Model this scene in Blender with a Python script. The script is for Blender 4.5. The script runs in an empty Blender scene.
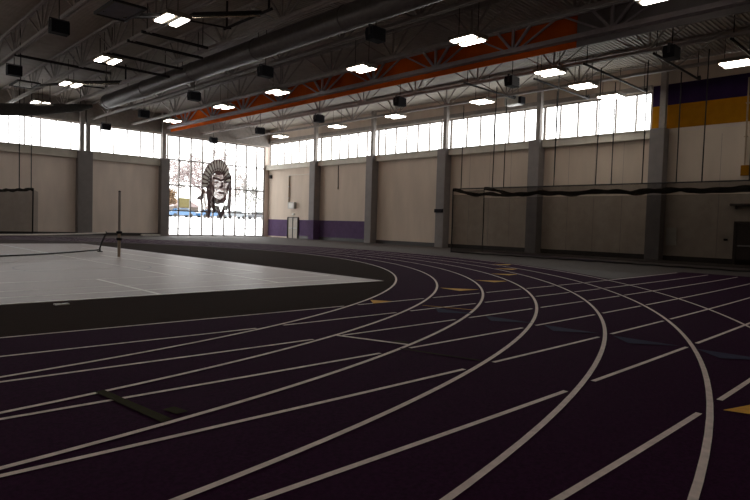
import bpy, math, random
from mathutils import Vector, Matrix
random.seed(7)
sc = bpy.context.scene
COL = sc.collection
PI = math.pi

# ---------------------------------------------------------------- helpers
class MB:
    def __init__(s): s.v = []; s.f = []; s.sm = []
    def add(s, vs, fs, smooth=False):
        b = len(s.v); s.v += [tuple(v) for v in vs]
        for f in fs: s.f.append([b + i for i in f]); s.sm.append(smooth)
        return s
    def box(s, x0, x1, y0, y1, z0, z1):
        vs = [(x, y, z) for z in (z0, z1) for y in (y0, y1) for x in (x0, x1)]
        return s.add(vs, [(0, 2, 3, 1), (4, 5, 7, 6), (0, 1, 5, 4), (2, 6, 7, 3), (0, 4, 6, 2), (1, 3, 7, 5)])
    def bbox(s, x0, x1, y0, y1, z0, z1, b=.02):
        # box with bevelled vertical and top edges
        n = 2; ring = []
        for cx, cy, a0 in ((x1 - b, y1 - b, 0), (x0 + b, y1 - b, 90), (x0 + b, y0 + b, 180), (x1 - b, y0 + b, 270)):
            for k in range(n + 1):
                a = math.radians(a0 + 90 * k / n); ring.append((cx, cy, math.cos(a) * b, math.sin(a) * b))
        N = len(ring); vs = []
        for z, k in ((z0, .4), (z0 + b, 1), (z1 - b, 1), (z1, .4)):
            vs += [(c[0] + c[2] * k, c[1] + c[3] * k, z) for c in ring]
        fs = [tuple(reversed(range(N))), tuple(3 * N + i for i in range(N))]
        for l in range(3):
            for i in range(N):
                j = (i + 1) % N; fs.append((l * N + i, l * N + j, l * N + N + j, l * N + N + i))
        return s.add(vs, fs)
    def tube(s, pts, r, n=8, cap=True):
        pts = [Vector(p) for p in pts]; m = len(pts)
        rs = r if isinstance(r, (list, tuple)) else [r] * m
        vs = []; ref = None
        for i, p in enumerate(pts):
            t = (pts[min(i + 1, m - 1)] - pts[max(i - 1, 0)]).normalized()
            if ref is None: ref = Vector((0, 0, 1)) if abs(t.z) < .9 else Vector((1, 0, 0))
            a = (ref - t * ref.dot(t)).normalized(); ref = a; b = t.cross(a)
            vs += [p + a * (rs[i] * math.cos(2 * PI * k / n)) + b * (rs[i] * math.sin(2 * PI * k / n)) for k in range(n)]
        fs = []
        for i in range(m - 1):
            for k in range(n):
                l = (k + 1) % n; fs.append((i * n + k, i * n + l, i * n + n + l, i * n + n + k))
        s.add(vs, fs, n > 4)
        if cap:
            s.add(vs[:n], [tuple(reversed(range(n)))]); s.add(vs[-n:], [tuple(range(n))])
        return s
    def bar(s, p, q, w, d=None):
        # rectangular bar from p to q
        p, q = Vector(p), Vector(q); d = d or w
        t = (q - p).normalized(); ref = Vector((0, 0, 1)) if abs(t.z) < .95 else Vector((0, 1, 0))
        a = t.cross(ref).normalized() * (w / 2); b = a.cross(t).normalized() * (d / 2)
        vs = [e + i * a + j * b for e in (p, q) for i, j in ((-1, -1), (1, -1), (1, 1), (-1, 1))]
        return s.add(vs, [(3, 2, 1, 0), (4, 5, 6, 7), (0, 1, 5, 4), (1, 2, 6, 5), (2, 3, 7, 6), (3, 0, 4, 7)])
    def strip(s, L, R):
        n = len(L); return s.add(list(L) + list(R), [(i, n + i, n + i + 1, i + 1) for i in range(n - 1)])
    def poly(s, pts): return s.add(pts, [tuple(range(len(pts)))])
    def prism(s, pts, ext):
        # closed polygon extruded by vector ext
        n = len(pts); e = Vector(ext); a = [Vector(p) for p in pts]
        return s.add(a + [p + e for p in a], [tuple(range(n)), tuple(reversed(range(n, 2 * n)))] + [(i, n + i, n + (i + 1) % n, (i + 1) % n) for i in range(n)])

def obj(name, mb, m, parent=None, org=(0, 0, 0), loc=None):
    """one mesh object; verts are given in world metres, org is the parent's location"""
    me = bpy.data.meshes.new(name)
    o3 = Vector(org)
    me.from_pydata([tuple(Vector(v) - o3) for v in mb.v], [], mb.f)
    me.polygons.foreach_set('use_smooth', mb.sm)
    me.materials.append(m); me.update()
    o = bpy.data.objects.new(name, me); COL.objects.link(o)
    if parent is not None: o.parent = parent
    if loc is not None: o.location = loc
    return o
def tag(o, label=None, cat=None, group=None, kind=None):
    if label: o['label'] = label
    if cat: o['category'] = cat
    if group: o['group'] = group
    if kind: o['kind'] = kind
    return o
def thing(name, loc, label, cat, group=None):
    o = bpy.data.objects.new(name, None); COL.objects.link(o); o.location = loc; o.empty_display_size = .2
    return tag(o, label, cat, group)
def struct(name, mb, m, parent=None, **k):
    o = obj(name, mb, m, parent, **k)
    if parent is None: o['kind'] = 'structure'
    return o
def copy_tree(o, loc, label, group=None):
    r = o.copy(); COL.objects.link(r); r.location = loc; r['label'] = label
    if group: r['group'] = group
    for ch in list(o.children):
        c = ch.copy(); COL.objects.link(c); c.parent = r
        for g in list(ch.children):
            d = g.copy(); COL.objects.link(d); d.parent = c
    return r

# ---------------------------------------------------------------- materials
def mat(name, col, rough=.6, scale=6, amt=.12, bump=0, bscale=None, metal=0, spec=.5, stretch=None, coat=0):
    m = bpy.data.materials.new(name); m.use_nodes = True
    nt = m.node_tree; N = nt.nodes; L = nt.links; b = N['Principled BSDF']
    tc = N.new('ShaderNodeTexCoord'); nz = N.new('ShaderNodeTexNoise')
    nz.inputs['Scale'].default_value = scale; nz.inputs['Detail'].default_value = 4
    src = tc.outputs['Object']
    if stretch:
        mp = N.new('ShaderNodeMapping'); mp.inputs['Scale'].default_value = stretch
        L.new(src, mp.inputs['Vector']); src = mp.outputs['Vector']
    L.new(src, nz.inputs['Vector'])
    rp = N.new('ShaderNodeValToRGB'); c = col
    rp.color_ramp.elements[0].position = .3; rp.color_ramp.elements[1].position = .7
    rp.color_ramp.elements[0].color = (*[x * (1 - amt) for x in c], 1); rp.color_ramp.elements[1].color = (*[min(1, x * (1 + amt)) for x in c], 1)
    L.new(nz.outputs['Fac'], rp.inputs['Fac']); L.new(rp.outputs['Color'], b.inputs['Base Color'])
    b.inputs['Roughness'].default_value = rough; b.inputs['Metallic'].default_value = metal
    b.inputs['Specular IOR Level'].default_value = spec
    if coat: b.inputs['Coat Weight'].default_value = coat; b.inputs['Coat Roughness'].default_value = .25
    if bump:
        n2 = N.new('ShaderNodeTexNoise'); n2.inputs['Scale'].default_value = bscale or scale * 8
        L.new(tc.outputs['Object'], n2.inputs['Vector'])
        bp = N.new('ShaderNodeBump'); bp.inputs['Strength'].default_value = bump; bp.inputs['Distance'].default_value = .02
        L.new(n2.outputs['Fac'], bp.inputs['Height']); L.new(bp.outputs['Normal'], b.inputs['Normal'])
    return m
def glow(name, col, st):
    m = mat(name, col, .4); b = m.node_tree.nodes['Principled BSDF']
    b.inputs['Emission Color'].default_value = (*col, 1); b.inputs['Emission Strength'].default_value = st
    return m
def sheer(name, col, cover, gloss=0.0, rough=.1):
    """see-through material: cover = share of the surface that is solid"""
    m = bpy.data.materials.new(name); m.use_nodes = True; nt = m.node_tree; N = nt.nodes; L = nt.links
    N.remove(N['Principled BSDF']); out = N['Material Output']
    tr = N.new('ShaderNodeBsdfTransparent'); mx = N.new('ShaderNodeMixShader')
    if gloss:
        sh = N.new('ShaderNodeBsdfGlossy'); sh.inputs['Roughness'].default_value = rough
        lw = N.new('ShaderNodeLayerWeight'); lw.inputs['Blend'].default_value = .5
        pw = N.new('ShaderNodeMath'); pw.operation = 'POWER'; pw.inputs[1].default_value = 5; L.new(lw.outputs['Facing'], pw.inputs[0])
        ma = N.new('ShaderNodeMath'); ma.operation = 'MULTIPLY_ADD'; ma.inputs[1].default_value = .5; ma.inputs[2].default_value = .03; L.new(pw.outputs[0], ma.inputs[0])
        tr.inputs['Color'].default_value = (*col, 1); L.new(ma.outputs[0], mx.inputs[0])
    else:
        sh = N.new('ShaderNodeBsdfDiffuse'); tc = N.new('ShaderNodeTexCoord'); nz = N.new('ShaderNodeTexNoise')
        nz.inputs['Scale'].default_value = 3; L.new(tc.outputs['Object'], nz.inputs['Vector'])
        mr = N.new('ShaderNodeMapRange'); mr.inputs['To Min'].default_value = cover - min(.05, (1 - cover) * .4); mr.inputs['To Max'].default_value = cover + min(.05, (1 - cover) * .4)
        L.new(nz.outputs['Fac'], mr.inputs['Value']); L.new(mr.outputs[0], mx.inputs[0]); sh.inputs['Color'].default_value = (*col, 1)
    L.new(tr.outputs[0], mx.inputs[1]); L.new(sh.outputs[0], mx.inputs[2]); L.new(mx.outputs[0], out.inputs['Surface'])
    return m

M = dict(
    track=mat('purple_track', (.029, .0045, .026), .9, 40, .3, .25, 260, spec=.05),
    infield=mat('charcoal_rubber', (.030, .018, .0145), .95, 40, .25, .2, 260, spec=.03),
    apron=mat('grey_rubber', (.070, .055, .051), .75, 20, .2, .15, 200, spec=.35),
    court=mat('court_sheet', (.27, .195, .175), .40, 2.5, .14, .05, 5, stretch=(1, 9, 1), spec=.36),
    line=mat('line_paint', (.80, .68, .645), .7, 12, .12),
    courtline=mat('court_line_paint', (.62, .58, .52), .40, 12, .08),
    courtdark=mat('court_dark_paint', (.12, .09, .09), .4, 12, .08),
    yellow=mat('yellow_paint', (.75, .37, .02), .7, 12, .1),
    blue=mat('dull_blue_paint', (.038, .038, .08), .85, 12, .1, spec=.08),
    olive=mat('olive_paint', (.036, .031, .012), .85, 12, .1, spec=.05),
    concrete_lit=mat('lit_beige_precast', (.80, .69, .61), .85, 1.2, .08, .12, 60, stretch=(1, 1, .25)),  # precast made paler: clerestory light on the back wall put into its colour
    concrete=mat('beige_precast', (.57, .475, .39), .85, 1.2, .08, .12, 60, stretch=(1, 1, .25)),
    pillar=mat('grey_pillar_paint', (.20, .18, .175), .7, 2, .08, .05, 60),
    sill=mat('pale_sill', (.58, .54, .47), .7, 2, .08),
    wains=mat('purple_wall_paint', (.095, .058, .125), .8, 3, .1, spec=.12),
    navy=mat('dark_purple_paint', (.028, .012, .05), .8, 2, .1, spec=.08),
    gold=mat('gold_paint', (.30, .125, .002), .8, 2, .1, spec=.08),
    base=mat('black_cove_base', (.03, .024, .022), .5, 8, .15),
    deck=mat('roof_deck', (.40, .36, .31), .6, 2, .1, metal=.0),
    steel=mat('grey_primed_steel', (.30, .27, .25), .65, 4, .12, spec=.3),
    girder=mat('blue_grey_steel', (.36, .32, .33), .6, 4, .12, spec=.3),
    orange=mat('orange_panel', (.58, .095, .004), .85, 1.2, .12, spec=.08),
    greypanel=mat('grey_panel', (.20, .18, .18), .65, 1.5, .1),
    duct=mat('galvanised_duct', (.15, .14, .135), .5, 5, .15, metal=.3),
    roll=mat('dark_roll_fabric', (.05, .045, .04), .9, 10, .2, .3, 40),
    black=mat('black_plastic', (.007, .006, .009), .7, 20, .2, spec=.12),
    blacksteel=mat('black_steel', (.018, .015, .015), .6, 8, .2, spec=.2),
    rope=mat('black_rope', (.012, .010, .010), .9, 60, .3),
    mull=mat('window_bar', (.19, .165, .15), .5, 6, .1),
    glass=sheer('clear_glass', (.96, .97, .97), 0, gloss=1, rough=.02),
    net=sheer('black_netting', (.02, .014, .010), .37),
    netdense=sheer('bunched_netting', (.015, .012, .010), .75),
    tnet=sheer('court_netting', (.03, .03, .03), .2),
    tnetpale=sheer('pale_court_netting', (.50, .50, .54), .24),
    tape=mat('white_net_tape', (.85, .8, .75), .8, 20, .08),
    white=mat('off_white', (.62, .60, .55), .5, 8, .05),
    greybox=mat('grey_enamel', (.42, .41, .39), .5, 8, .08),
    tan=mat('tan_tube', (.42, .33, .25), .5, 20, .1),
    darkdoor=mat('dark_door', (.06, .045, .04), .5, 6, .1),
    doorleaf=mat('beige_door', (.36, .31, .25), .5, 6, .08),
    conduit=mat('conduit', (.30, .22, .15), .5, 8, .1),
    lamp=glow('tube_lens', (1.0, .92, .82), 14.0),
    housing=mat('light_housing', (.20, .17, .13), .5, 8, .1),
    boardglass=mat('backboard_glass', (.10, .10, .14), .08, 3, .1, spec=.8),
    chrome=mat('bright_tube', (.60, .55, .45), .25, 8, .1, metal=.8),
    snow=mat('snow', (.86, .86, .88), .9, .4, .05, .3, 2),
    slush=mat('slushy_path', (.13, .125, .13), .9, 1, .1),
    bark=mat('pale_bark', (.24, .19, .185), .9, 6, .15),
    bark2=mat('grey_bark', (.20, .20, .185), .9, 6, .15),
    rust=mat('rust_leaves', (.14, .085, .045), .9, 6, .3),
    carblue=mat('blue_car_paint', (.02, .085, .19), .25, 8, .05, spec=.8),
    carwhite=mat('white_car_paint', (.11, .125, .14), .25, 8, .05, spec=.8),
    cardark=mat('dark_car_paint', (.02, .022, .03), .25, 8, .05, spec=.8),
    carglass=mat('car_glass', (.03, .035, .04), .1, 8, .05),
    tyre=mat('tyre_rubber', (.02, .02, .02), .8, 20, .1),
    signyellow=mat('yellow_board', (.10, .08, .02), .7, 3, .1),
    brick=mat('tan_house_wall', (.10, .08, .068), .85, 2, .1),
    decal=sheer('emblem_print_dark', (.14, .085, .085), .86),
    decalmid=sheer('emblem_print_tan', (.30, .2, .16), .68),
    decalpale=sheer('emblem_film_pale', (.6, .5, .48), .66),
)

# ---------------------------------------------------------------- camera (about 28 mm, eye height 1.47 m)
H = 1.473
cd = bpy.data.cameras.new('camera'); cam = bpy.data.objects.new('camera', cd); COL.objects.link(cam)
R3 = [(0.7182512372, -0.6951778850, 0.0290321961), (-0.0080228823, -0.0499978446, -0.9987171015), (0.6957375896, 0.7170968719, -0.0414883441)]
rx, ry, rz = Vector(R3[0]), -Vector(R3[1]), -Vector(R3[2])
mw = Matrix((rx, ry, rz)).transposed().to_4x4(); mw.translation = (0, 0, H)
cam.matrix_world = mw
cd.sensor_width = 36; cd.lens = 590.408 / 750 * 36; cd.clip_end = 600
sc.camera = cam

# ---------------------------------------------------------------- room dimensions
XR, XP = 34.5, 33.79        # right wall panel plane, pillar front
YB, YP = 51.6, 51.0         # back wall panel plane, pillar front
X0, Y0 = -24.0, -7.0        # walls behind the camera
ZD = 10.9                   # roof deck
CX, CY, RI, LW = -1.356, 24.675, 18.77, 1.071

# ---------------------------------------------------------------- floor and track
struct('floor', MB().box(X0, XR + .3, Y0, YB + .3, -.3, 0), M['apron'])
SP = [(.00148, -.03769, 8.12531), (.0014, -.03486, 7.04086), (.00149, -.03169, 5.95541), (.00166, -.02948, 4.85694),
      (.00203, -.03045, 3.7869), (.00147, -.01048, 2.61137), (.00305, -.01954, 1.57801)]
def sy(k, x):
    if k > 6:
        return sy(6, x) - 1.06 * (k - 6)
    a, b, c = SP[k]
    if x < 0: return c + b * x * .0
    if x > 24: x = 24
    return a * x * x + b * x + c
def ring(mb, r0, r1, a0, a1, z, n=160):
    L = []; R = []
    for i in range(n + 1):
        a = math.radians(a0 + (a1 - a0) * i / n)
        L.append((CX + r1 * math.cos(a), CY + r1 * math.sin(a), z)); R.append((CX + r0 * math.cos(a), CY + r0 * math.sin(a), z))
    return mb.strip(L, R)
XE = 24.6
tr = MB()
ring(tr, RI, 25.6, -90, 90, .006)
tr.poly([(X0, CY + RI, .006), (CX, CY + RI, .006), (CX, CY + 25.6, .006), (X0, CY + 25.6, .006)])
track = struct('floor_running_track', tr, M['track'])
tr = MB()
xs = [X0 + (XE - X0) * i / 60 for i in range(61)]
tr.strip([(x, sy(0, x) + .03, .009) for x in xs], [(x, sy(8, x) - .3, .009) for x in xs])
obj('sprint_straight', tr, M['track'], track)
# charcoal infield inside the bend
inf = MB(); pts = [(CX + RI * math.cos(math.radians(a)), CY + RI * math.sin(math.radians(a)), .003) for a in range(-90, 91, 2)]
inf.poly(pts + [(X0, CY + RI, .003), (X0, CY - RI, .003)])
struct('floor_infield', inf, M['infield'])
# painted lane lines
for k in range(7):
    r = RI + LW * k if k < 6 else 25.30
    mb = ring(MB(), r - .026, r + .026, -90, 90, .015)
    mb.strip([(X0, CY - r + .026, .015), (CX, CY - r + .026, .015)], [(X0, CY - r - .026, .015), (CX, CY - r - .026, .015)])
    mb.strip([(X0, CY + r + .026, .015), (CX, CY + r + .026, .015)], [(X0, CY + r - .026, .015), (CX, CY + r - .026, .015)])
    obj('bend_lane_line', mb, M['line'], track)
def gaps(k, x):
    # the sprint lines stop short of the bend lines they cross
    y = sy(k, x); r = math.hypot(x - CX, y - CY)
    if x < 1: return False
    for j in range(0, 6):
        if abs(r - (RI + LW * j)) < .075: return True
    return False
for k in range(8):
    mb = MB(); run = []
    n = 1600; xe = 23.9
    for i in range(n + 1):
        x = X0 + (xe - X0) * i / n if i < 400 else 0
        if i < 200: x = X0 * (1 - i / 200)
        else: x = xe * (i - 200) / (n - 200)
        if gaps(k, x) or i == n:
            if len(run) > 1:
                s = run[::12] + ([run[-1]] if (len(run) - 1) % 12 else [])
                mb.strip([(a, sy(k, a) + .025, .013) for a in s], [(a, sy(k, a) - .025, .013) for a in s])
            run = []
        else: run.append(x)
    obj('sprint_lane_line', mb, M['line'], track)
def mark(name, pts, m, label=None, z=.018):
    o = obj(name, MB().poly([(x, y, z) for x, y in pts]), m, track)
    if label: o['label'] = label
def polar(a, r): a = math.radians(a); return (CX + r * math.cos(a), CY + r * math.sin(a))
for k, a in enumerate((-60.7, -51.9, -44.9, -38.2, -32.0, -26.2)):
    r0 = RI + LW * k + .07; r1 = RI + LW * (k + 1) - .06 - (.5 if k == 0 else 0)
    t = math.degrees(.38 / r0)
    mark('exchange_triangle', [polar(a - t, (r0 + r1) / 2), polar(a + t * .3, r1), polar(a + t * .3, r0)], M['yellow'], 'yellow painted triangle')
mark('exchange_triangle', [(5.51, 1.45), (5.77, .62), (6.33, 1.20)], M['yellow'], 'yellow painted triangle')
for k in range(5):
    y = 6.44 - 1.085 * k
    mark('start_triangle', [(8.20, y + .40), (7.82, y + .02), (8.22, y - .48)], M['blue'], 'dull blue painted triangle')
mark('crossing_line', [(5.00, 5.84), (5.06, 5.86), (5.38, 4.90), (5.32, 4.88)], M['line'])
mark('crossing_line', [(5.09, 4.78), (5.12, 4.79), (5.38, 3.82), (5.34, 3.80)], M['olive'])
mark('crossing_line', [(1.74, 5.10), (1.82, 5.12), (1.93, 4.06), (1.84, 4.05)], M['olive'], 'olive painted stripe')
mark('crossing_line', [(8.24, 7.20), (8.27, 7.20), (8.62, 6.28), (8.58, 6.26)], M['yellow'])
mark('lane_number_patch', [(1.97, 4.32), (2.07, 4.33), (2.10, 4.16), (2.0, 4.15)], M['olive'])
mark('lane_number_patch', [(5.33, 5.12), (5.42, 5.14), (5.48, 4.97), (5.39, 4.96)], M['olive'])
mark('wall_side_stripe', [(31.2, 21.9), (31.7, 21.9), (28.2, 9.0), (27.5, 9.0)], M['navy'], 'dark purple floor stripe', .004)
# court
XC, YC0, YC1 = 11.08, 11.05, 34.5
court = struct('floor_court', MB().box(X0, XC, YC0, YC1, 0, .012), M['court'])
def cl(x0, x1, y0, y1, m='courtline'):
    if x1 - x0 < y1 - y0: x1 += .02
    else: y1 += .02
    obj('court_line', MB().box(x0, x1, y0, y1, .0121, .0132), M[m], court)
cl(X0, XC - .02, YC0 + .02, YC0 + .07); cl(X0, 10.2, 11.9, 11.95); cl(X0, 9.6, 14.55, 14.6); cl(4.95, 5.02, YC0 + .1, 14.55)
cl(8.3, 8.36, 11.95, 24.0); cl(X0, 9.6, 21.2, 21.25); cl(9.55, 9.6, 14.6, 30.0); cl(6.9, 6.95, 14.6, 33.5); cl(X0, 10.8, 12.9, 12.93); cl(10.7, 10.74, 12.9, 33.8); cl(X0, 8.3, 17.6, 17.63)
arc = MB(); L = []; R = []
for i in range(49):
    a = 2 * PI * i / 48; L.append((5.9 + 1.82 * math.cos(a), 18.2 + 1.82 * math.sin(a), .0135)); R.append((5.9 + 1.77 * math.cos(a), 18.2 + 1.77 * math.sin(a), .0135))
obj('court_circle', arc.strip(L, R), M['courtdark'], court)

# ---------------------------------------------------------------- walls
PIL_Y = [43.47, 35.82, 28.12, 20.45, 12.83]     # pillar centres along the right wall
ZS0, ZS1, ZH = 6.80, 7.28, 9.47                 # sill band and window head, right
YWE = 13.45                                     # the clerestory stops here
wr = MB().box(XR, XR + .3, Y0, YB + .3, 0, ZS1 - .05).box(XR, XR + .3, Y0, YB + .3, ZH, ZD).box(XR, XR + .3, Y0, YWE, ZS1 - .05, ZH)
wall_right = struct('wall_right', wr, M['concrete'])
def bands(y0, y1, z0, z1, m, name, x=XR): obj(name, MB().box(x - .006, x, y0, y1, z0, z1), m, wall_right)
bands(Y0 + .01, 13.40, 8.60, 9.75, M['navy'], 'painted_band'); bands(Y0 + .01, 13.40, 7.30, 8.60, M['gold'], 'painted_band')
bands(48.05, YB - .1, .12, 1.80, M['wains'], 'painted_wainscot'); bands(43.9, 46.25, .12, 1.80, M['wains'], 'painted_wainscot'); bands(36.2, 43.1, .12, 1.80, M['wains'], 'painted_wainscot')
# vertical panel joints in the precast bays
for a, b in ((27.7, 20.85), (20.05, 13.2), (12.4, 2.0)):
    mb = MB()
    for i in range(1, 4):
        y = a + (b - a) * i / 4; mb.box(XR - .004, XR, y - .007, y + .007, .3, ZS0)
    obj('panel_joint', mb, M['pillar'], wall_right)
struct('baseboard_right', MB().box(XR - .06, XR, Y0, 46.25, 0, .28), M['base'])
struct('trim_1', MB().box(XR - .34, XR, 13.2, YB, ZS0, ZS1 - .06).box(XR - .42, XR + .05, 13.2, YB, ZS1 - .06, ZS1), M['sill'])
ZT0, ZT1, ZI = 6.22, 6.86, 9.12                 # sill band and window head, back wall
XW0, XW1 = 23.66, 34.05                         # big window
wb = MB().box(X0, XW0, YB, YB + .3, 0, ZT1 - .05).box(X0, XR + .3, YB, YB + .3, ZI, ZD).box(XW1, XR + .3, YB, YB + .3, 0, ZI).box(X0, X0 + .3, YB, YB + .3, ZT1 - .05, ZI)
wall_back = struct('wall_back', wb, M['concrete_lit'])
struct('baseboard_back', MB().box(X0, XW0 - .1, YB - .06, YB, 0, .22), M['base'])
struct('trim_2', MB().box(X0, XW0 - .7, YB - .34, YB, ZT0, ZT1 - .06).box(X0, XW0 - .7, YB - .42, YB + .05, ZT1 - .06, ZT1), M['sill'])
struct('wall_front', MB().box(X0, XR + .3, Y0 - .3, Y0, 0, ZD), M['concrete'])
struct('wall_left', MB().box(X0 - .3, X0, Y0 - .3, YB + .3, 0, ZD), M['concrete'])
# pillars with the thinner steel posts standing on them
def pillar(x0, x1, y0, y1, z, posts, label):
    o = struct('pillar', MB().bbox(x0, x1, y0, y1, 0, z, .02), M['pillar']); o['label'] = label
    for (a, b, c, d) in posts: obj('steel_post', MB().box(a, b, c, d, z, ZD), M['steel'], o)
    return o
names = ['nearest the big window', 'between the purple bay and plain bay', 'bearing a black box', 'behind the end of the batting cage', 'under the gold painted wall']
for y, nm in zip(PIL_Y, names):
    o = pillar(XP, XR, y - .39, y + .39, 7.27, [(XP + .05, XP + .35, y - .36, y - .06)], 'grey pillar on the long wall ' + nm)
    if y > 43: obj('painted_wainscot', MB().box(XP - .006, XR, y - .396, y + .396, 0.01, 1.80), M['wains'], o)['label'] = 'purple painted lower band'
pillar(15.95, 17.08, YP, YB, 6.82, [(16.12, 16.42, YP + .05, YP + .4), (16.62, 16.9, YP + .05, YP + .4)], 'wide grey pillar on the back wall with two posts')
pillar(22.86, 23.64, YP, YB, 6.88, [(22.98, 23.3, YP + .05, YP + .4)], 'grey pillar at the edge of the big window')

struct('shade_strip_back', MB().box(X0, XR - .02, YB - .12, YB, ZI + .05, ZD - .02), M['steel'])  # added dark strip, stands in for the shade under the roof above the back windows
struct('trim_4', MB().box(XR - .12, XR, 13.45, YB - .13, ZH + .05, ZH + .35), M['steel'])
# windows: frame, bars, glass
WIN = [0]
def window(axis, c, a0, a1, z0, z1, vs, hs, w=.075):
    WIN[0] += 1; n = WIN[0]
    def bx(mb, p0, p1, q0, q1, d0=-.07, d1=.07):
        return mb.box(c + d0, c + d1, p0, p1, q0, q1) if axis == 'x' else mb.box(p0, p1, c + d0, c + d1, q0, q1)
    fr = MB(); bx(fr, a0, a1, z0, z0 + w); bx(fr, a0, a1, z1 - w, z1); bx(fr, a0, a0 + w, z0 + w, z1 - w); bx(fr, a1 - w, a1, z0 + w, z1 - w)
    o = struct('window_%d' % n, fr, M['mull'])
    for v in vs: obj('mullion', bx(MB(), v - w / 2, v + w / 2, z0 + w, z1 - w), M['mull'], o)
    for h in hs: obj('transom', bx(MB(), a0 + w, a1 - w, h - w / 2, h + w / 2, -.07, .07), M['mull'], o)
    obj('glass_pane', bx(MB(), a0 + w * .5, a1 - w * .5, z0 + w * .5, z1 - w * .5, -.006, .006), M['glass'], o)
XG = XR + .12; YG = YB + .12
def mul(a, b, s=1.19):
    r = []; v = a
    while v > b: r.append(v); v -= s
    return r
window('x', XG, 43.2, 51.5, ZS1, ZH, mul(50.2, 43.5), [])
window('x', XG, 35.6, 43.2, ZS1, ZH, mul(41.76, 36.2), [])
window('x', XG, 27.9, 35.6, ZS1, ZH, mul(34.78, 28.2), [])
window('x', XG, 20.2, 27.9, ZS1, ZH, mul(26.46, 20.6), [])
window('x', XG, YWE, 20.2, ZS1, ZH, mul(19.1, 13.9), [])
window('y', YG, 2.0, 9.2, ZT1, ZI, mul(8.9, 2.4, 1.12), [], .07)
for a in (-4.9, -11.8, -18.7): window('y', YG, a, a + 6.9, ZT1, ZI, mul(a + 5.6, a + .5, 1.12), [], .07)  # windows added out of view, to let more daylight into the hall
window('y', YG, X0 + .3, -18.7, ZT1, ZI, mul(-19.9, X0 + .8, 1.12), [], .07)  # added likewise, carries the unseen window row to the corner
window('y', YG, 9.2, 16.5, ZT1, ZI, [11.2, 12.3, 13.4, 14.5, 15.6], [], .07)
window('y', YG, 16.5, 23.15, ZT1, ZI, [17.87, 18.98, 20.1, 21.24, 22.4], [], .07)
BIGX = [24.82, 25.98, 27.15, 28.32, 29.5, 30.72, 31.9, 33.1]
window('y', YG, XW0, XW1, 0, ZI, BIGX, [6.93, 4.63, 2.31], .105)

# doors
def door(n, y0, y1, z, leafm, framem, double):
    fr = MB().box(XR - .12, XR, y0 - .03, y0 + .07, 0, z).box(XR - .12, XR, y1 - .07, y1 + .03, 0, z).box(XR - .12, XR, y0 + .07, y1 - .07, z - .07, z)
    d = struct('door_%d' % n, fr, framem); ym = (y0 + y1) / 2
    for a, b in (((y0 + .08, ym - .02), (ym + .02, y1 - .08)) if double else ((y0 + .08, y1 - .08),)):
        lf = obj('door_leaf', MB().box(XR - .06, XR - .005, a, b, .02, z - .08), leafm, d)
        obj('push_bar', MB().bar((XR - .11, a + .1, .98), (XR - .11, b - .1, .98), .04, .07).box(XR - .11, XR - .06, a + .1, a + .14, .95, 1.01).box(XR - .11, XR - .06, b - .14, b - .1, .95, 1.01), M['greybox'] if double else M['blacksteel'], lf)
    if double: obj('door_mullion', MB().box(XR - .08, XR - .01, ym - .06, ym + .06, 0, z - .07), M['blacksteel'], d)
door(1, 46.3, 48.0, 2.06, M['doorleaf'], M['blacksteel'], True)
door(2, 7.1, 8.98, 2.22, M['darkdoor'], M['darkdoor'], True)

# ---------------------------------------------------------------- ceiling
ck = MB(); P = .20; y = Y0
prof = []
while y < YB + .2:
    prof += [(y, ZD + .06), (y + .07, ZD + .06), (y + .09, ZD), (y + .18, ZD)]; y += P
prof.append((YB + .3, ZD + .08))
ck.strip([(X0, a, z) for a, z in prof], [(XR + .3, a, z) for a, z in prof])
ck.box(X0 - .3, XR + .3, Y0 - .3, YB + .3, ZD + .12, ZD + .3)
struct('ceiling', ck, M['deck'])

# trusses along the long wall
def truss(x, zb, zt, label, m, dep=.13, wid=.22, sp=4.65, y_ref=15.58, vmem=.07, hw=.95):
    zbot, ztop = zb, zt
    r = thing('roof_truss', (x, 22.0, zb), label, 'truss', 'roof trusses'); org = (x, 22.0, zb)
    obj('bottom_chord', MB().box(x - wid / 2, x - .03, Y0 + .05, YB - .05, zb, zb + dep).box(x + .03, x + wid / 2, Y0 + .05, YB - .05, zb, zb + dep), m, r, org)
    obj('top_chord', MB().box(x - wid / 2, x - .03, Y0 + .05, YB - .05, zt - dep, zt).box(x + .03, x + wid / 2, Y0 + .05, YB - .05, zt - dep, zt), m, r, org)
    h = zt - zb
    first = {}
    y = y_ref - sp * 3
    while y < YB - 1.2:
        if y > 0:
            for key, dy in (('left', -hw), ('mid', 0), ('right', hw)):
                if key not in first:
                    first[key] = obj('web_member', MB().bar((0, 0, dep * .5), (0, dy, h - dep * .5), vmem, vmem), m, r); first[key].location = (0, y - 22.0, 0)
                else:
                    c = first[key].copy(); COL.objects.link(c); c.parent = r; c.location = (0, y - 22.0, 0)
            # long thin diagonals that meet midway between the fans
            for key, s in (('long_left', -1), ('long_right', 1)):
                if key not in first:
                    first[key] = obj('web_member', MB().bar((0, s * .25, dep * .5), (0, s * sp * .5, h - dep * .5), vmem * .7, vmem * .7), m, r); first[key].location = (0, y - 22.0, 0)
                else:
                    c = first[key].copy(); COL.objects.link(c); c.parent = r; c.location = (0, y - 22.0, 0)
        y += sp
    return r
truss(4.3, 9.5, ZD - .02, 'grey roof truss farthest left over the court', M['steel'])
truss(7.7, 9.5, ZD - .02, 'grey roof truss with black speakers, over the left side of the court', M['steel'])
truss(10.8, 9.5, ZD - .02, 'grey roof truss beside the row of left ceiling lights', M['steel'])
truss(14.0, 9.6, ZD - .02, 'grey roof truss just left of the long round duct', M['steel'])
truss(17.2, 9.5, ZD - .02, 'grey roof truss just right of the long round duct', M['steel'])
truss(20.45, 9.5, ZD - .02, 'grey roof truss carrying lights in front of the orange panel', M['steel'])
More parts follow.
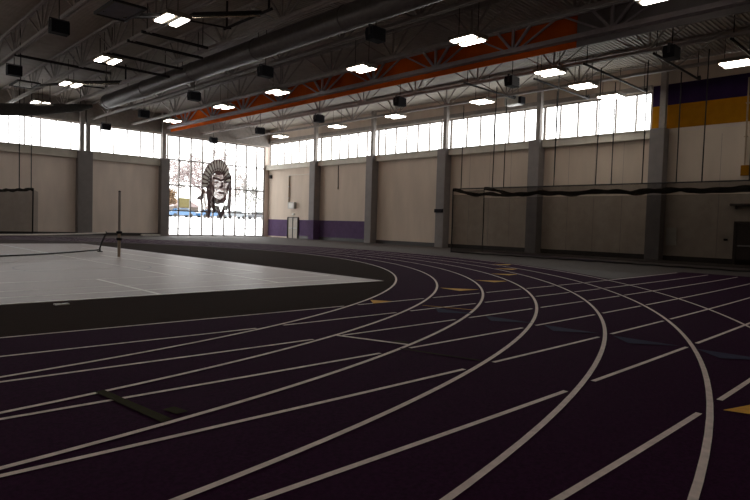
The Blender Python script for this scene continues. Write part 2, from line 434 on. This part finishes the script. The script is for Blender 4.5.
truss(27.0, 9.5, ZD - .02, 'grey roof truss right behind the orange girder', M['steel'], y_ref=20.04 - 4.65)
truss(30.6, 9.48, ZD - .02, 'grey roof truss nearest the right clerestory windows', M['steel'], y_ref=20.53 - 4.65)
g = truss(23.6, 9.58, ZD - .04, 'deep steel girder truss with long orange infill panel', M['girder'], dep=.2, wid=.34, vmem=.11)
g['group'] = 'roof trusses'
o = obj('infill_panel', MB().box(23.78, 23.86, 12.55, 51.3, 9.33, ZD - .12), M['orange'], g, (23.6, 22.0, 9.58)); o['label'] = 'orange infill panel'
o = obj('infill_panel', MB().box(23.78, 23.86, Y0 + .1, 12.53, 9.33, ZD - .12), M['greypanel'], g, (23.6, 22.0, 9.58)); o['label'] = 'grey infill panel'

# round duct and the dark roll beside it
dx = 15.95
du = MB().tube([(dx, 44.8, 9.86), (dx, 30, 9.86), (dx, 15, 9.86), (dx, -5.5, 9.86)], .50, 24)
r = thing('round_duct', (dx, 20, 9.36), 'long grey round air duct running under the roof', 'duct'); org = (dx, 20, 9.36)
obj('duct_body', du, M['duct'], r, org)
for yy in (44.4, 38, 31.5, 25, 18.5, 12, 5.5): obj('joint_ring', MB().tube([(dx, yy, 9.86), (dx, yy + .08, 9.86)], .53, 24), M['duct'], r, org)
for yy in (41, 33, 25, 17, 9): obj('hanger_rod', MB().tube([(dx, yy, 10.36), (dx, yy, ZD)], .02, 6), M['blacksteel'], r, org)
obj('end_cap', MB().tube([(dx, 44.8, 9.86), (dx, 45.0, 9.86)], [.50, .34], 24), M['duct'], r, org)
br = [(15.3, 46, 9.62), (14.5, 46, 9.36), (12.5, 46, 8.98), (10.9, 46, 8.68), (9.4, 46, 8.46), (7.0, 46, 8.25), (3, 46, 8.1)]
r = thing('curtain_roll', (10.9, 46, 8.3), 'dark sagging rolled-up divider curtain at the far left of the roof', 'curtain'); org = (10.9, 46, 8.3)
obj('rolled_fabric', MB().tube(br, [.12, .27, .38, .41, .41, .41, .41], 16), M['roll'], r, org)
for q in (br[1], br[2], br[3], br[4]): obj('hanger_strap', MB().tube([(q[0], 46, q[2] + .3), (q[0], 46, ZD)], .025, 6), M['rope'], r, org)

# ceiling lights, all hung on two thin rods
def make_light():
    r = thing('ceiling_light', (0, 0, 0), '', 'light')
    hb = MB().box(-.48, .48, -.62, .62, .06, .20).box(-.5, .5, -.66, -.6, .03, .2).box(-.5, .5, .6, .66, .03, .2).box(-.06, .06, -.6, .6, .02, .06)
    obj('housing', hb, M['housing'], r)
    for x in (-.31, .31): obj('lens_panel', MB().bbox(x - .155, x + .155, -.58, .58, 0, .06, .02), M['lamp'], r)
    for y in (-.5, .5): obj('hanger_rod', MB().tube([(0, y, .2), (0, y, ZD - 9.3)], .015, 6), M['blacksteel'], r)
    return r
L0 = make_light(); used = [0]
def light(x, y, z, label):
    if not used[0]: used[0] = 1; L0.location = (x, y, z); L0['label'] = label; L0['group'] = 'ceiling lights'
    else: copy_tree(L0, (x, y, z), label, 'ceiling lights')
for (x, y), w in zip([(21.3, 45.6), (20.95, 36.98), (20.68, 30.17), (20.3, 22.27), (20.12, 15.5), (20.4, 8.0)],
                     ['sixth and farthest', 'fifth', 'fourth', 'third', 'second', 'nearest']):
    light(x, y, 9.3, 'twin-panel ceiling light, %s of the row along the orange girder' % w)
for (x, y), w in zip([(31.4, 45.2), (30.95, 36.7), (30.65, 29.88), (30.38, 22.15), (30.45, 15.56), (30.73, 8.3)],
                     ['farthest', 'fifth', 'fourth', 'third', 'second', 'nearest']):
    light(x, y, 9.3, 'twin-panel ceiling light, %s of the row beside the right clerestory' % w)
for (x, y), w in zip([(10.53, 22.73), (11.03, 30.93), (11.53, 38.28), (11.97, 46.3)], ['largest and nearest', 'second', 'third', 'farthest']):
    light(x, y, 9.3, 'twin-panel ceiling light, %s of the row left of the round duct' % w)
light(26.84, 15.5, 9.3, 'twin-panel ceiling light just behind the near end of the orange girder')
light(33.2, 15.25, 9.15, 'ceiling light close against the head of the right window nearest the gold wall')

for x in (11, 1.0, -9.0, -19.0):  # extra rows of unseen lights, added to brighten the near floor
    for y in (-.5, 7.3, 15.0, 22.7, 30.6, 38.2, 46.0):
        if x < 5 or y < 17: light(x, y, 9.3, 'added unseen twin-panel ceiling light over the near and left part of the hall')

# speakers
def make_speaker():
    r = thing('ceiling_speaker', (0, 0, 0), '', 'speaker')
    prof = [(-.22, -.24), (.20, -.24), (.26, .05), (.22, .24), (-.22, .24)]
    obj('cabinet', MB().prism([(-.33, a, b) for a, b in prof], (.66, 0, 0)), M['black'], r)
    obj('grille', MB().box(-.30, .30, .2, .245, -.2, .0), M['blacksteel'], r)
    obj('yoke_bracket', MB().box(-.36, -.335, -.05, .05, -.05, .32).box(.335, .36, -.05, .05, -.05, .32).box(-.36, .36, -.05, .05, .30, .33), M['blacksteel'], r)
    obj('drop_rod', MB().tube([(0, 0, .33), (0, 0, ZD - 8.85)], .02, 6), M['blacksteel'], r)
    return r
K0 = make_speaker(); usedk = [0]
def speaker(x, y, z, label):
    if not usedk[0]: usedk[0] = 1; K0.location = (x, y, z); K0['label'] = label; K0['group'] = 'ceiling speakers'
    else: copy_tree(K0, (x, y, z), label, 'ceiling speakers')
for (x, y), w in zip([(16.0, 16.8), (16.4, 25.0), (16.85, 33.25), (17.35, 41.7), (17.8, 50.2)], ['nearest', 'second', 'third', 'fourth', 'farthest']):
    speaker(x, y, 8.85, 'black box speaker, %s of the row hung between duct and orange girder' % w)
for (x, y), w in zip([(25.5, 9.25), (25.57, 16.85), (25.57, 24.6), (26.15, 33.0), (26.7, 41.3), (27.2, 49.8)], ['nearest', 'second', 'third', 'fourth', 'fifth', 'farthest']):
    speaker(x, y, 8.85, 'black box speaker, %s of the row behind the orange girder' % w)
speaker(7.28, 25.65, 8.85, 'large black box speaker over the court, nearest of the left pair')
speaker(7.85, 35.05, 8.85, 'black box speaker over the court, beside the farther folded basketball goal')

# dark pipes across the roof left of the duct
for x0, x1, yy, z, w in ((10.5, 13.6, 25.6, 9.5, 'nearest'), (10.6, 14.3, 27.4, 9.5, 'second'), (10.7, 14.6, 30.2, 9.5, 'third'), (10.9, 14.9, 32.4, 9.5, 'fourth'), (7.7, 12.4, 34.3, 9.5, 'farthest')):
    r = thing('roof_pipe', ((x0 + x1) / 2, yy, z), 'dark pipe under the roof left of the duct, %s of five' % w, 'pipe', 'dark roof pipes'); org = r.location
    obj('pipe_run', MB().tube([(x0, yy, z), (x1, yy, z)], .07, 8), M['blacksteel'], r, org)
    for x in (x0 + .25, x1 - .25): obj('pipe_hanger', MB().tube([(x, yy, z + .06), (x, yy, ZD)], .02, 6), M['blacksteel'], r, org)

# folded basketball goals
def goal(x, y, z, lab, s=1.0):
    r = thing('basketball_goal', (x, y, z), lab, 'basketball goal', 'folded basketball goals')
    fr = MB()
    fr.bar((-.55, -.95, 0), (-.55, .95, 0), .09).bar((.55, -.95, 0), (.55, .95, 0), .09).bar((-.55, -.95, 0), (.55, -.95, 0), .09).bar((-.55, .95, 0), (.55, .95, 0), .09)
    obj('backboard_frame', fr, M['blacksteel'], r)
    obj('backboard', MB().box(-.5, .5, -.9, .9, -.015, .015), M['boardglass'], r)
    rim = [(.1 + .23 * math.cos(a), .23 * math.sin(a), .18) for a in [2 * PI * i / 20 for i in range(21)]]
    obj('hoop_ring', MB().tube(rim, .02, 6), M['orange'], r)
    obj('mast_beam', MB().bar((.5, .3, .05), (2.75, .5, .72), .12).bar((2.75, .5, .72), (4.73, -2.0, .75), .12), M['blacksteel'], r)
    obj('brace_tube', MB().tube([(.55, .8, .1), (2.6, 1.0, .66), (4.9, .6, .72)], .04, 8), M['blacksteel'], r)
    obj('brace_tube', MB().tube([(2.75, .62, .62), (4.73, -1.9, .64)], .045, 8), M['chrome'], r)
    obj('pivot_pipe', MB().tube([(4.8, -2.6, .76), (4.8, 1.0, .76)], .06, 8), M['blacksteel'], r)
    for q in (-2.4, .8): obj('drop_pipe', MB().tube([(4.8, q, .76), (4.8, q, ZD - z)], .05, 8), M['blacksteel'], r)
    obj('drop_pipe', MB().tube([(0, .9, .05), (0, .9, ZD - z)], .03, 8), M['blacksteel'], r)
    return r
goal(8.35, 22.3, 9.0, 'folded-up basketball goal with glass backboard at the top edge, nearer one')
goal(9.25, 38.9, 9.0, 'folded-up basketball goal under the roof at the far left, farther one')

# rails the batting cage hangs from
for x0, x1, yy, w in ((26.0, 31.0, 20.2, 'farthest'), (27.6, 33.7, 16.85, 'fourth'), (26.6, 34.0, 13.6, 'third'), (27.0, 33.0, 10.55, 'second'), (26.9, 31.0, 7.5, 'nearest')):
    r = thing('cage_rail', ((x0 + x1) / 2, yy, 9.4), 'dark cross rail holding the batting cage ropes, %s of five' % w, 'rail', 'cage rails'); org = r.location
    obj('rail_tube', MB().tube([(x0, yy, 9.40), (x1, yy, 9.40)], .055, 8), M['blacksteel'], r, org)
    for x in (x0 + .3, x1 - .3): obj('rail_hanger', MB().tube([(x, yy, 9.45), (x, yy, ZD)], .02, 6), M['blacksteel'], r, org)
    obj('pulley', MB().tube([(x1 - .05, yy - .05, 9.48), (x1 - .05, yy + .05, 9.48)], .12, 10), M['blacksteel'], r, org)

# batting cage along the right wall
XF, XK, YE0, YE1 = 27.5, 30.6, 4.6, 21.9
cage = thing('batting_cage', (29, 13, 0), 'long black batting cage net hanging beside the long wall', 'cage net'); org = (29, 13, 0)
def sag(x, y):
    z = (3.36 if x < 29 else 3.62) + .04 * math.sin(y * 1.9 + x) + .025 * math.sin(y * 4.3)
    return z + ((3.70 if x < 29 else 3.98) - z) * math.exp(-((YE1 - y) / 1.1) ** 2)
def wire(x, z, y0=YE0, y1=YE1): return MB().tube([(x, y0, z), (x, y1, z + .02)], .018, 6)
obj('top_cable', wire(XF, 3.72), M['rope'], cage, org); obj('top_cable', wire(XK, 4.0, YE0, 23.9), M['blacksteel'], cage, org)
for xx in (XF, XK):
    ys = [YE0 + (YE1 - YE0) * i / 120 for i in range(121)]
    obj('gathered_net', MB().tube([(xx + .05 * math.sin(y * 5), y, sag(xx, y)) for y in ys], [.07 + .045 * abs(math.sin(y * 2.7)) for y in ys], 8), M['netdense'], cage, org)
    sw = MB().strip([(xx + .03 * math.sin(y * 3), y, 3.72 if xx < 29 else 4.0) for y in ys], [(xx + .03 * math.sin(y * 3), y, sag(xx, y)) for y in ys])
    obj('net_swag', sw, M['net'], cage, org)
for xx in (XF, XK):
    ys = [YE0 + (YE1 - YE0) * i / 60 for i in range(61)]; zz = [0.02, .9, 1.8, 2.7, 3.4]
    mb = MB()
    for a in range(4):
        mb.strip([(xx + .05 * math.sin(y * 2.1 + a), y, zz[a + 1]) for y in ys], [(xx + .05 * math.sin(y * 2.1 + a - 1), y, zz[a]) for y in ys])
    obj('side_net', mb, M['net'], cage, org)
obj('end_net', MB().strip([(XF, YE1, 3.6), (XK, YE1, 3.9)], [(XF, YE1, .02), (XK, YE1, .02)]), M['net'], cage, org)
obj('top_net', MB().strip([(XF, YE0 + (YE1 - YE0) * i / 20, 3.70) for i in range(21)], [(XK, YE0 + (YE1 - YE0) * i / 20, 3.98) for i in range(21)]), M['tnet'], cage, org)
obj('edge_rope', MB().tube([(XF, YE1, .02), (XF + .03, YE1, 1.5), (XF, YE1, 3.72)], .035, 6), M['rope'], cage, org)
obj('edge_rope', MB().tube([(XK, YE1, .02), (XK + .03, YE1, 1.9), (XK, YE1, 3.98)], .03, 6), M['rope'], cage, org)
obj('hem_rope', MB().tube([(XF, YE1 - .2 * i, .05 + .01 * math.sin(i)) for i in range(86)], .035, 6), M['rope'], cage, org)
for yy in (23.72, 20.49, 17.15, 13.83, 10.6, 7.5): obj('hanging_rope', MB().tube([(XK, yy, 4.0), (XK, yy, 9.33)], .028, 6), M['rope'], cage, org)
for yy in (19.15, 15.41, 13.2, 11.0, 8.5): obj('hanging_rope', MB().tube([(XF, yy, 3.70), (XF + .1, yy, 9.33)], .026, 6), M['rope'], cage, org)

# small net cage at the far left
nc = thing('hanging_net', (11, 49.4, 0), 'dark hanging net at the far left before the back wall', 'net'); org = (11, 49.4, 0)
ys = [6.6 + 5.7 * i / 40 for i in range(41)]
obj('net_panel', MB().strip([(x, 49.4 + .06 * math.sin(x * 5), 3.42 - .22 * math.sin((x - 6.6) / 5.7 * PI)) for x in ys], [(x, 49.4 + .09 * math.sin(x * 5), .03) for x in ys]), sheer('dark_netting', (.03, .025, .025), .55), nc, org)
obj('net_panel', MB().strip([(12.3, 48.0, 3.2), (12.3, 49.4, 3.42)], [(12.3, 48.0, .03), (12.3, 49.4, .03)]), M['net'], nc, org)
obj('gathered_net', MB().tube([(x, 49.4, 3.42 - .22 * math.sin((x - 6.6) / 5.7 * PI) + .03 * math.sin(x * 9)) for x in ys], [.09 + .04 * math.sin(x * 7) ** 2 for x in ys], 8), M['netdense'], nc, org)
obj('edge_rope', MB().tube([(12.3, 49.4, .03), (12.33, 49.4, 3.5)], .05, 6), M['rope'], nc, org)
for x in (11.42, 12.2): obj('hanging_rope', MB().tube([(x, 49.4, 3.4), (x, 49.4, ZD - .05)], .035, 6), M['rope'], nc, org)

# low court net
A = Vector((9.42, 26.43, 0)); Bv = Vector((3.4, 22.25, 0)); dirn = (Bv - A)
cn = thing('court_net', tuple((A + Bv) / 2), 'low white-topped court net stretched across the court', 'net'); org = tuple((A + Bv) / 2)
def npt(t, z): return (A.x + dirn.x * t, A.y + dirn.y * t, z)
top = lambda t: .80 - .04 * math.sin(t * PI) + .02
bot = lambda t: .10 - .05 * math.sin(t * PI)
n = 30; T = [i / n for i in range(n + 1)]
obj('mesh_net', MB().strip([npt(.03 + .97 * t, top(t)) for t in T], [npt(.055 + .945 * t, bot(t)) for t in T]), M['tnetpale'], cn, org)
obj('top_tape', MB().tube([npt(t, top(t)) for t in T], .028, 6), M['tape'], cn, org)
obj('bottom_cord', MB().tube([npt(.055 + .945 * t, bot(t)) for t in T], .028, 6), M['rope'], cn, org)
for e, s in ((0, 1), (1, -1)):
    obj('end_post', MB().tube([npt(e + s * .055, .03), npt(e + s * .055, .18), npt(e + s * .04, .40), npt(e + s * .015, .65), npt(e, .86)], .033, 8), M['blacksteel'], cn, org)
    obj('foot', MB().bbox(npt(e + s * .055, 0)[0] - .08, npt(e + s * .055, 0)[0] + .08, npt(e + s * .055, 0)[1] - .12, npt(e + s * .055, 0)[1] + .12, .012, .05, .015), M['blacksteel'], cn, org)
# tall pole
vp = thing('net_pole', (8.58, 22.74, .012), 'tall slender dark pole with a tan lower tube standing on the court', 'pole'); org = (8.58, 22.74, .012)
x, y = 8.58, 22.74
obj('lower_tube', MB().tube([(x, y, .012), (x, y, .95)], .055, 12), M['tan'], vp, org)
obj('upper_tube', MB().tube([(x, y, .95), (x, y, 2.46)], .045, 12), M['steel'], vp, org)
for z in (.68, .93): obj('collar', MB().tube([(x, y, z - .05), (x, y, z - .03), (x, y, z + .03), (x, y, z + .05)], [.08, .105, .105, .08], 12), M['black'], vp, org)
obj('top_cap', MB().tube([(x, y, 2.46), (x, y, 2.50)], [.05, .03], 12), M['black'], vp, org)
# plate on the charcoal floor
fp = thing('floor_plate', (3.08, 10.62, .004), 'small white plate lying on charcoal floor beside the court edge', 'plate')
obj('plate', MB().bbox(-.11, .11, -.06, .06, 0, .02, .006), M['white'], fp); obj('centre_screw', MB().tube([(0, 0, .02), (0, 0, .026)], .014, 8), M['greybox'], fp)
# low bench by the back wall
wbn = thing('floor_mat', (21.7, 50.4, 0), 'low white mat by the back wall near the big window', 'mat')
obj('mat_body', MB().bbox(-.8, .8, -.2, .2, 0, .16, .03), M['white'], wbn); obj('mat_seam', MB().box(-.012, .012, -.202, .202, .01, .163), M['greybox'], wbn)

# ---------------------------------------------------------------- things on the right wall
def wallbox(name, y0, y1, z0, z1, d, m, label, cat, x=XR, extra=None):
    r = thing(name, (x, (y0 + y1) / 2, z0), label, cat); org = r.location
    obj('case', MB().bbox(x - d, x, y0, y1, z0, z1, .012), m, r, org)
    e = .18 * (y1 - y0); obj('cover', MB().box(x - d - .012, x - d, y0 + e, y1 - e, z0 + .15 * (z1 - z0), z1 - .15 * (z1 - z0)), extra or m, r, org)
    return r
wallbox('electrical_cabinet', 46.75, 47.75, 2.88, 3.50, .28, M['greybox'], 'grey electrical cabinet on the wall above the double door', 'cabinet', x=XR - .006, extra=M['white'])
r = thing('conduit_pipe', (XR - .05, 47.85, 3.5), 'brown vertical conduit rising above the grey cabinet', 'conduit'); org = r.location
obj('pipe', MB().tube([(XR - .083, 47.88, 3.51), (XR - .083, 47.88, 6.1)], .07, 8), M['conduit'], r, org)
for z in (3.9, 5.0, 6.0): obj('strap', MB().box(XR - .19, XR - .006, 47.76, 47.96, z, z + .05), M['greybox'], r, org)
r = thing('overhead_rail', (XR - .05, 45.8, 6.16), 'thin pale cable tray running from the conduit to the pillar', 'cable tray'); org = r.location
obj('tray', MB().box(XR - .1, XR, 44.0, 47.7, 6.13, 6.2), M['sill'], r, org)
wallbox('exit_sign', 46.98, 47.32, 2.25, 2.43, .08, M['white'], 'small pale sign box just above the double door', 'sign')
wallbox('wall_camera', 50.95, 51.25, 5.95, 6.3, .2, M['blacksteel'], 'small dark device high on wall beside the big window', 'camera')
wallbox('wall_cabinet', 11.78, 12.3, .86, 1.82, .12, M['sill'], 'pale narrow cabinet on the wall beside the pillar under gold wall', 'cabinet')
wallbox('thermostat', 9.28, 9.46, 1.2, 1.32, .07, M['black'], 'small black knob box on the wall left of the dark door', 'thermostat')
wallbox('junction_box', 8.48, 8.84, 4.55, 5.08, .14, M['gold'], 'yellow box high on the wall above the dark door', 'box')
r = thing('conduit_pipe', (XR - .06, 8.68, 5.1), 'thin vertical conduit rising from the yellow box', 'conduit'); org = r.location
obj('pipe', MB().tube([(XR - .09, 8.68, 5.09), (XR - .09, 8.68, 9.5)], .04, 8), M['conduit'], r, org); obj('strap', MB().box(XR - .135, XR - .006, 8.6, 8.76, 6.5, 6.55).box(XR - .135, XR - .006, 8.6, 8.76, 8.2, 8.25), M['conduit'], r, org)
r = thing('wall_shelf', (XR - .15, 8.0, 3.0), 'dark narrow ledge on the wall over the dark door', 'shelf'); org = r.location
obj('ledge', MB().box(XR - .3, XR, 6.8, 9.2, 3.02, 3.12), M['darkdoor'], r, org); obj('bracket', MB().box(XR - .25, XR, 8.9, 8.96, 2.85, 3.02).box(XR - .25, XR, 7.1, 7.16, 2.85, 3.02), M['darkdoor'], r, org)
wallbox('wall_speaker', 27.75, 28.5, 2.56, 2.82, .16, M['black'], 'small black box mounted on the third pillar of the long wall', 'box', x=XP)
r = thing('pull_cord', (XR - .03, 40.5, 4.7), 'dark pull cord hanging down the wall above purple wainscot', 'cord'); org = r.location
obj('cord', MB().tube([(XR - .03, 40.5, 4.75), (XR - .03, 40.55, 6.75)], .03, 6), M['blacksteel'], r, org); obj('handle', MB().tube([(XR - .05, 40.5, 4.62), (XR - .05, 40.5, 4.76)], [.06, .05], 8), M['conduit'], r, org)
r = thing('unit_heater', (32.5, 21.1, 9.35), 'pale grey unit heater hung under the roof by the clerestory', 'heater'); org = r.location
obj('case', MB().bbox(32.2, 32.8, 20.75, 21.75, 9.35, 9.85, .03), M['greybox'], r, org); obj('outlet_grille', MB().box(32.25, 32.75, 20.55, 20.75, 9.38, 9.8), M['black'], r, org)
for y in (20.95, 21.55): obj('hanger_rod', MB().tube([(32.5, y, 9.85), (32.5, y, ZD)], .015, 6), M['blacksteel'], r, org)

# ---------------------------------------------------------------- printed emblem on the big window: a head with a feather headdress
YE = YG - .115
def e2(u, v):
    # emblem sheet coordinates (u across, v down) -> point just inside the glass
    y1 = 159.2 + .0917 * (u - 168); y3 = 210.4 + .0378 * (u - 169)
    return (25.25 + .0990 * (u - 185), YE, 6.91 - (v - y1) / (y3 - y1) * 4.6)
em = thing('window_emblem', (28.8, YE, 4.4), 'brown printed emblem of a head in feather headdress on the big window', 'emblem'); org = (28.8, YE, 4.4)
def ep(name, polys, m, dy=0):
    mb = MB()
    for p in polys:
        q = [Vector(e2(u, v)) + Vector((0, -dy, 0)) for u, v in p]; mb.prism(q, (0, .003, 0))
    return obj(name, mb, m, em, org)
def fp(t, k):
    c = math.cos(math.radians(t)); return (220.5 + (17.5 if c < 0 else 13.8) * c * k, 184 + 25 * math.sin(math.radians(t)) * k)
def fan(k0, k1, a0, a1, n=36): return [fp(a0 + (a1 - a0) * i / n, k1) for i in range(n + 1)] + [fp(a1 + (a0 - a1) * i / n, k0) for i in range(n + 1)]
ep('headdress_fan', [fan(.50, 1.0, 170, 356)], M['decal'])
for q_ in [[fp(t - 2.6, .64), fp(t - 3.8, .80), fp(t - 2.8, .96), fp(t + 2.8, .96), fp(t + 3.8, .80), fp(t + 2.6, .64)] for t in [176 + 11.6 * i for i in range(16)]]: ep('feather', [q_], M['white'], .006)
ep('headband_triangles', [[fp(t - 5, .60), fp(t + 5, .60), fp(t, .53)] for t in [182 + 13 * i for i in range(14)]], M['white'], .006)
ep('face_film', [[(222.5 + 9.6 * math.cos(2 * PI * i / 28), 186.5 + 15.5 * math.sin(2 * PI * i / 28)) for i in range(28)]], M['decalpale'], -.006)
ep('hair', [[(209, 176), (212.5, 172), (214.5, 180), (213.5, 190), (215, 196), (218, 203), (217, 210), (213.5, 208), (213, 214), (211.5, 220), (209.5, 216), (210, 205), (208, 195)],
            [(231.5, 170), (235, 176), (235.5, 190), (235, 205), (234.5, 221), (232.5, 214), (230.5, 204), (232, 195), (231.5, 182)],
            [(197.5, 198.5), (202, 195), (204, 189), (206, 192), (205, 199), (201, 200)],
            [(214.5, 194), (218, 198), (223, 199.5), (227, 197), (229.5, 192), (230, 200), (226, 203.5), (220, 204.5), (215.5, 203)]], M['decal'])
ep('face_features', [[(214.5, 176.5), (219, 177), (223.5, 179.3), (227.5, 177.5), (232.5, 175.5), (232, 178), (227.5, 180), (223.5, 181.5), (218.5, 179.5), (214.5, 179)],
                     [(216, 181.8), (219, 180.8), (221.5, 182), (219, 183.4)], [(226, 181.8), (229, 180.6), (231.5, 181.6), (229, 183.0)],
                     [(224.2, 182), (225.6, 182), (226.2, 186.5), (224.5, 188), (221.5, 187.2), (223.2, 186)], [(219.5, 192.4), (223, 191.6), (228, 192.4), (227, 193.9), (223, 193.6)],
                     [(213.8, 183), (216, 186), (217, 191), (215, 194)], [(231.8, 183), (229.8, 187), (229.4, 191), (231.4, 195)],
                     [(216, 171.5), (218, 170), (222, 172), (226, 170), (229, 171.5), (227, 174), (222, 175), (218, 174)]], M['decal'], .006)
for q_ in [[(204.5, 188), (207, 190), (208.5, 205), (211, 219), (208.6, 217), (205.5, 203)], [(201.5, 200), (204, 199), (206.5, 211), (205, 213)], [(235.8, 190), (237, 200), (236, 214), (235.2, 205)]]: ep('hair_feather', [q_], M['decalmid'], .004)
ep('bib', [[(216, 205), (222, 206), (224, 212), (226.5, 206), (231, 205), (231.5, 211), (228.5, 210), (226, 217), (224, 222), (222, 216), (219, 211), (216.5, 213)]], M['decal'])
ep('bib_ornaments', [[(217.5, 206.5), (219.5, 207), (219.5, 210), (217.8, 209)], [(227.5, 207), (229.5, 206), (229, 209), (227.6, 209)], [(218.5, 199), (220.5, 200), (219.5, 201.8)]], M['white'], .006)

# ---------------------------------------------------------------- outdoors
gy = [(YB + .3, -.08), (58, .25), (66, .9), (76, 1.55), (84, 1.8), (100, 2.0), (150, 3.2)]
struct('ground_snow', MB().strip([(-10, y, z) for y, z in gy], [(130, y, z) for y, z in gy]), M['snow'])
struct('path_slush', MB().strip([(15, 58.6, .35), (30, 60.8, .50), (60, 65.2, .89), (90, 69.0, 1.14)], [(15, 59.3, .41), (30, 61.6, .57), (60, 66.2, .95), (90, 70.2, 1.21)]), M['slush'])
def car(x, y, z, m, label, rz=0):
    r = thing('car', (x, y, z), label, 'car', 'cars beyond the snow'); r.rotation_euler.z = rz
    pf = [(-2.2, .35), (-2.25, .75), (-1.9, .92), (-1.3, .98), (-.8, 1.42), (.75, 1.45), (1.35, 1.0), (2.0, .92), (2.2, .7), (2.2, .35)]
    obj('body', MB().prism([(a, -.85, b) for a, b in pf], (0, 1.7, 0)), m, r)
    obj('side_windows', MB().prism([(-1.12, -.86, 1.0), (-.72, -.86, 1.36), (.68, -.86, 1.38), (1.1, -.86, 1.0)], (0, 1.72, 0)), M['carglass'], r)
    for wx in (-1.35, 1.35):
        for wy in (-.8, .8): obj('wheel', MB().tube([(wx, wy - .1, .32), (wx, wy + .1, .32)], .32, 14), M['tyre'], r)
for x, m, lb, rz in ((38.0, 'cardark', 'dark car beyond the snow, leftmost through the big window', .1), (44.6, 'carblue', 'bright blue car beyond the snow left of the emblem', 0),
                     (49.6, 'carblue', 'second blue car beyond the snow, tucked behind the emblem edge', .15), (54.6, 'carwhite', 'pale car beyond the snow behind the emblem', 0), (59.6, 'cardark', 'dark car beyond the snow behind the right of the emblem', 0),
                     (64.6, 'carblue', 'blue car beyond the snow right of the emblem', 0), (69.6, 'carwhite', 'pale car beyond the snow, rightmost through the big window', 0)):
    car(x, 92, 1.9, M[m], lb, rz)
def tree(x, y, z, h, spread, m, label, depth=5, seed=1, r0=.22, n=3, leaf=None):
    rnd = random.Random(seed); tr_ = MB(); cr = MB()
    def grow(p, d, l, r, k):
        q = p + d * l
        r = max(r, .028); (tr_ if k >= depth - 1 else cr).tube([p, q], [r, max(.02, r * .7)], 5 if k > 2 else 3, cap=False)
        if k == 0:
            if leaf:
                for _ in range(5):
                    c = q + Vector((rnd.gauss(0, .25), rnd.gauss(0, .25), rnd.gauss(0, .25))); s = .16
                    a = Vector((rnd.gauss(0, 1), rnd.gauss(0, 1), rnd.gauss(0, 1))).normalized() * s; b = Vector((rnd.gauss(0, 1), rnd.gauss(0, 1), rnd.gauss(0, 1))).normalized() * s
                    lf.add([c - a, c + b, c + a, c - b], [(0, 1, 2, 3)])
            return
        for i in range(n + (k < 3)):
            nd = (d + Vector((rnd.gauss(0, spread), rnd.gauss(0, spread), rnd.gauss(.06, spread * .6)))).normalized()
            grow(p + d * l * rnd.uniform(.55, 1), nd, l * rnd.uniform(.66, .88), r * .58, k - 1)
    lf = MB()
    r = thing('bare_tree' if not leaf else 'autumn_tree', (x, y, z), label, 'tree', 'trees beyond the snow'); org = (x, y, z)
    grow(Vector(org), Vector((0, 0, 1)), h, r0, depth)
    obj('trunk', tr_, m, r, org); obj('twigs', cr, m, r, org)
    if leaf: obj('leaves', lf, leaf, r, org)
tree(53.4, 99, 2.0, 4.7, .85, M['bark'], 'very large pale bare tree standing behind the emblem', 7, 5, .42, 3)
tree(43.3, 95.5, 2.0, 1.5, .6, M['bark'], 'rust-coloured tree left of the emblem', 5, 9, .2, 3, M['rust'])
tree(62.5, 100, 2.0, 2.6, .45, M['bark2'], 'greyish bare tree right of the emblem', 6, 13, .2, 3)
tree(67.0, 106, 2.2, 2.2, .5, M['bark2'], 'thin grey bare tree behind the rightmost panes', 5, 21, .18, 3)
r = thing('notice_board', (46.6, 95, 2), 'yellow-green board beyond the blue car', 'board'); org = r.location
obj('panel', MB().box(45.7, 47.6, 94.9, 95.1, 3.6, 5.2), M['signyellow'], r, org); obj('post', MB().box(45.8, 45.95, 94.95, 95.05, 1.9, 3.6), M['bark2'], r, org); obj('post', MB().box(47.35, 47.5, 94.95, 95.05, 1.9, 3.6), M['bark2'], r, org)
r = thing('house', (51, 110, 2), 'tan gabled house low behind the parked cars', 'house'); org = r.location
obj('wall', MB().box(50.6, 55.5, 107, 112, 1.9, 4.0), M['brick'], r, org); obj('roof', MB().prism([(50.2, 106.6, 4.0), (55.9, 106.6, 4.0), (53, 106.6, 5.4)], (0, 5.8, 0)), M['bark'], r, org)
obj('window', MB().box(51.4, 52.2, 106.95, 107.02, 2.6, 3.5), M['carglass'], r, org); obj('window', MB().box(53.6, 54.4, 106.95, 107.02, 2.6, 3.5), M['carglass'], r, org)

# ---------------------------------------------------------------- daylight
w = bpy.data.worlds.new('overcast_sky'); sc.world = w; w.use_nodes = True
bg = w.node_tree.nodes['Background']; bg.inputs['Color'].default_value = (1.0, .985, .97, 1); bg.inputs['Strength'].default_value = 5.8
def portal(name, loc, rot, sx, sy_):
    l = bpy.data.lights.new(name, 'AREA'); l.shape = 'RECTANGLE'; l.size = sx; l.size_y = sy_; l.cycles.is_portal = True
    o = bpy.data.objects.new(name, l); COL.objects.link(o); o.location = loc; o.rotation_euler = rot
portal('daylight_opening_right', (XR + .35, 32.5, 8.37), (0, PI / 2, 0), 2.2, 38)
portal('daylight_opening_back', (-.3, YB + .35, 8.0), (-PI / 2, 0, 0), 47, 2.3)
portal('daylight_opening_big', (28.85, YB + .35, 4.56), (-PI / 2, 0, 0), 10.4, 9.1)

vs = sc.view_settings; vs.view_transform = 'Standard'; vs.look = 'None'; vs.exposure = 0; vs.gamma = 1; vs.use_curve_mapping = False
try:
    sc.cycles.use_denoising = True; sc.cycles.denoiser = 'OPENIMAGEDENOISE'
    sc.cycles.transparent_max_bounces = 24; sc.cycles.max_bounces = 10; sc.cycles.diffuse_bounces = 6; sc.cycles.sample_clamp_indirect = 6
except Exception as e: print(e)
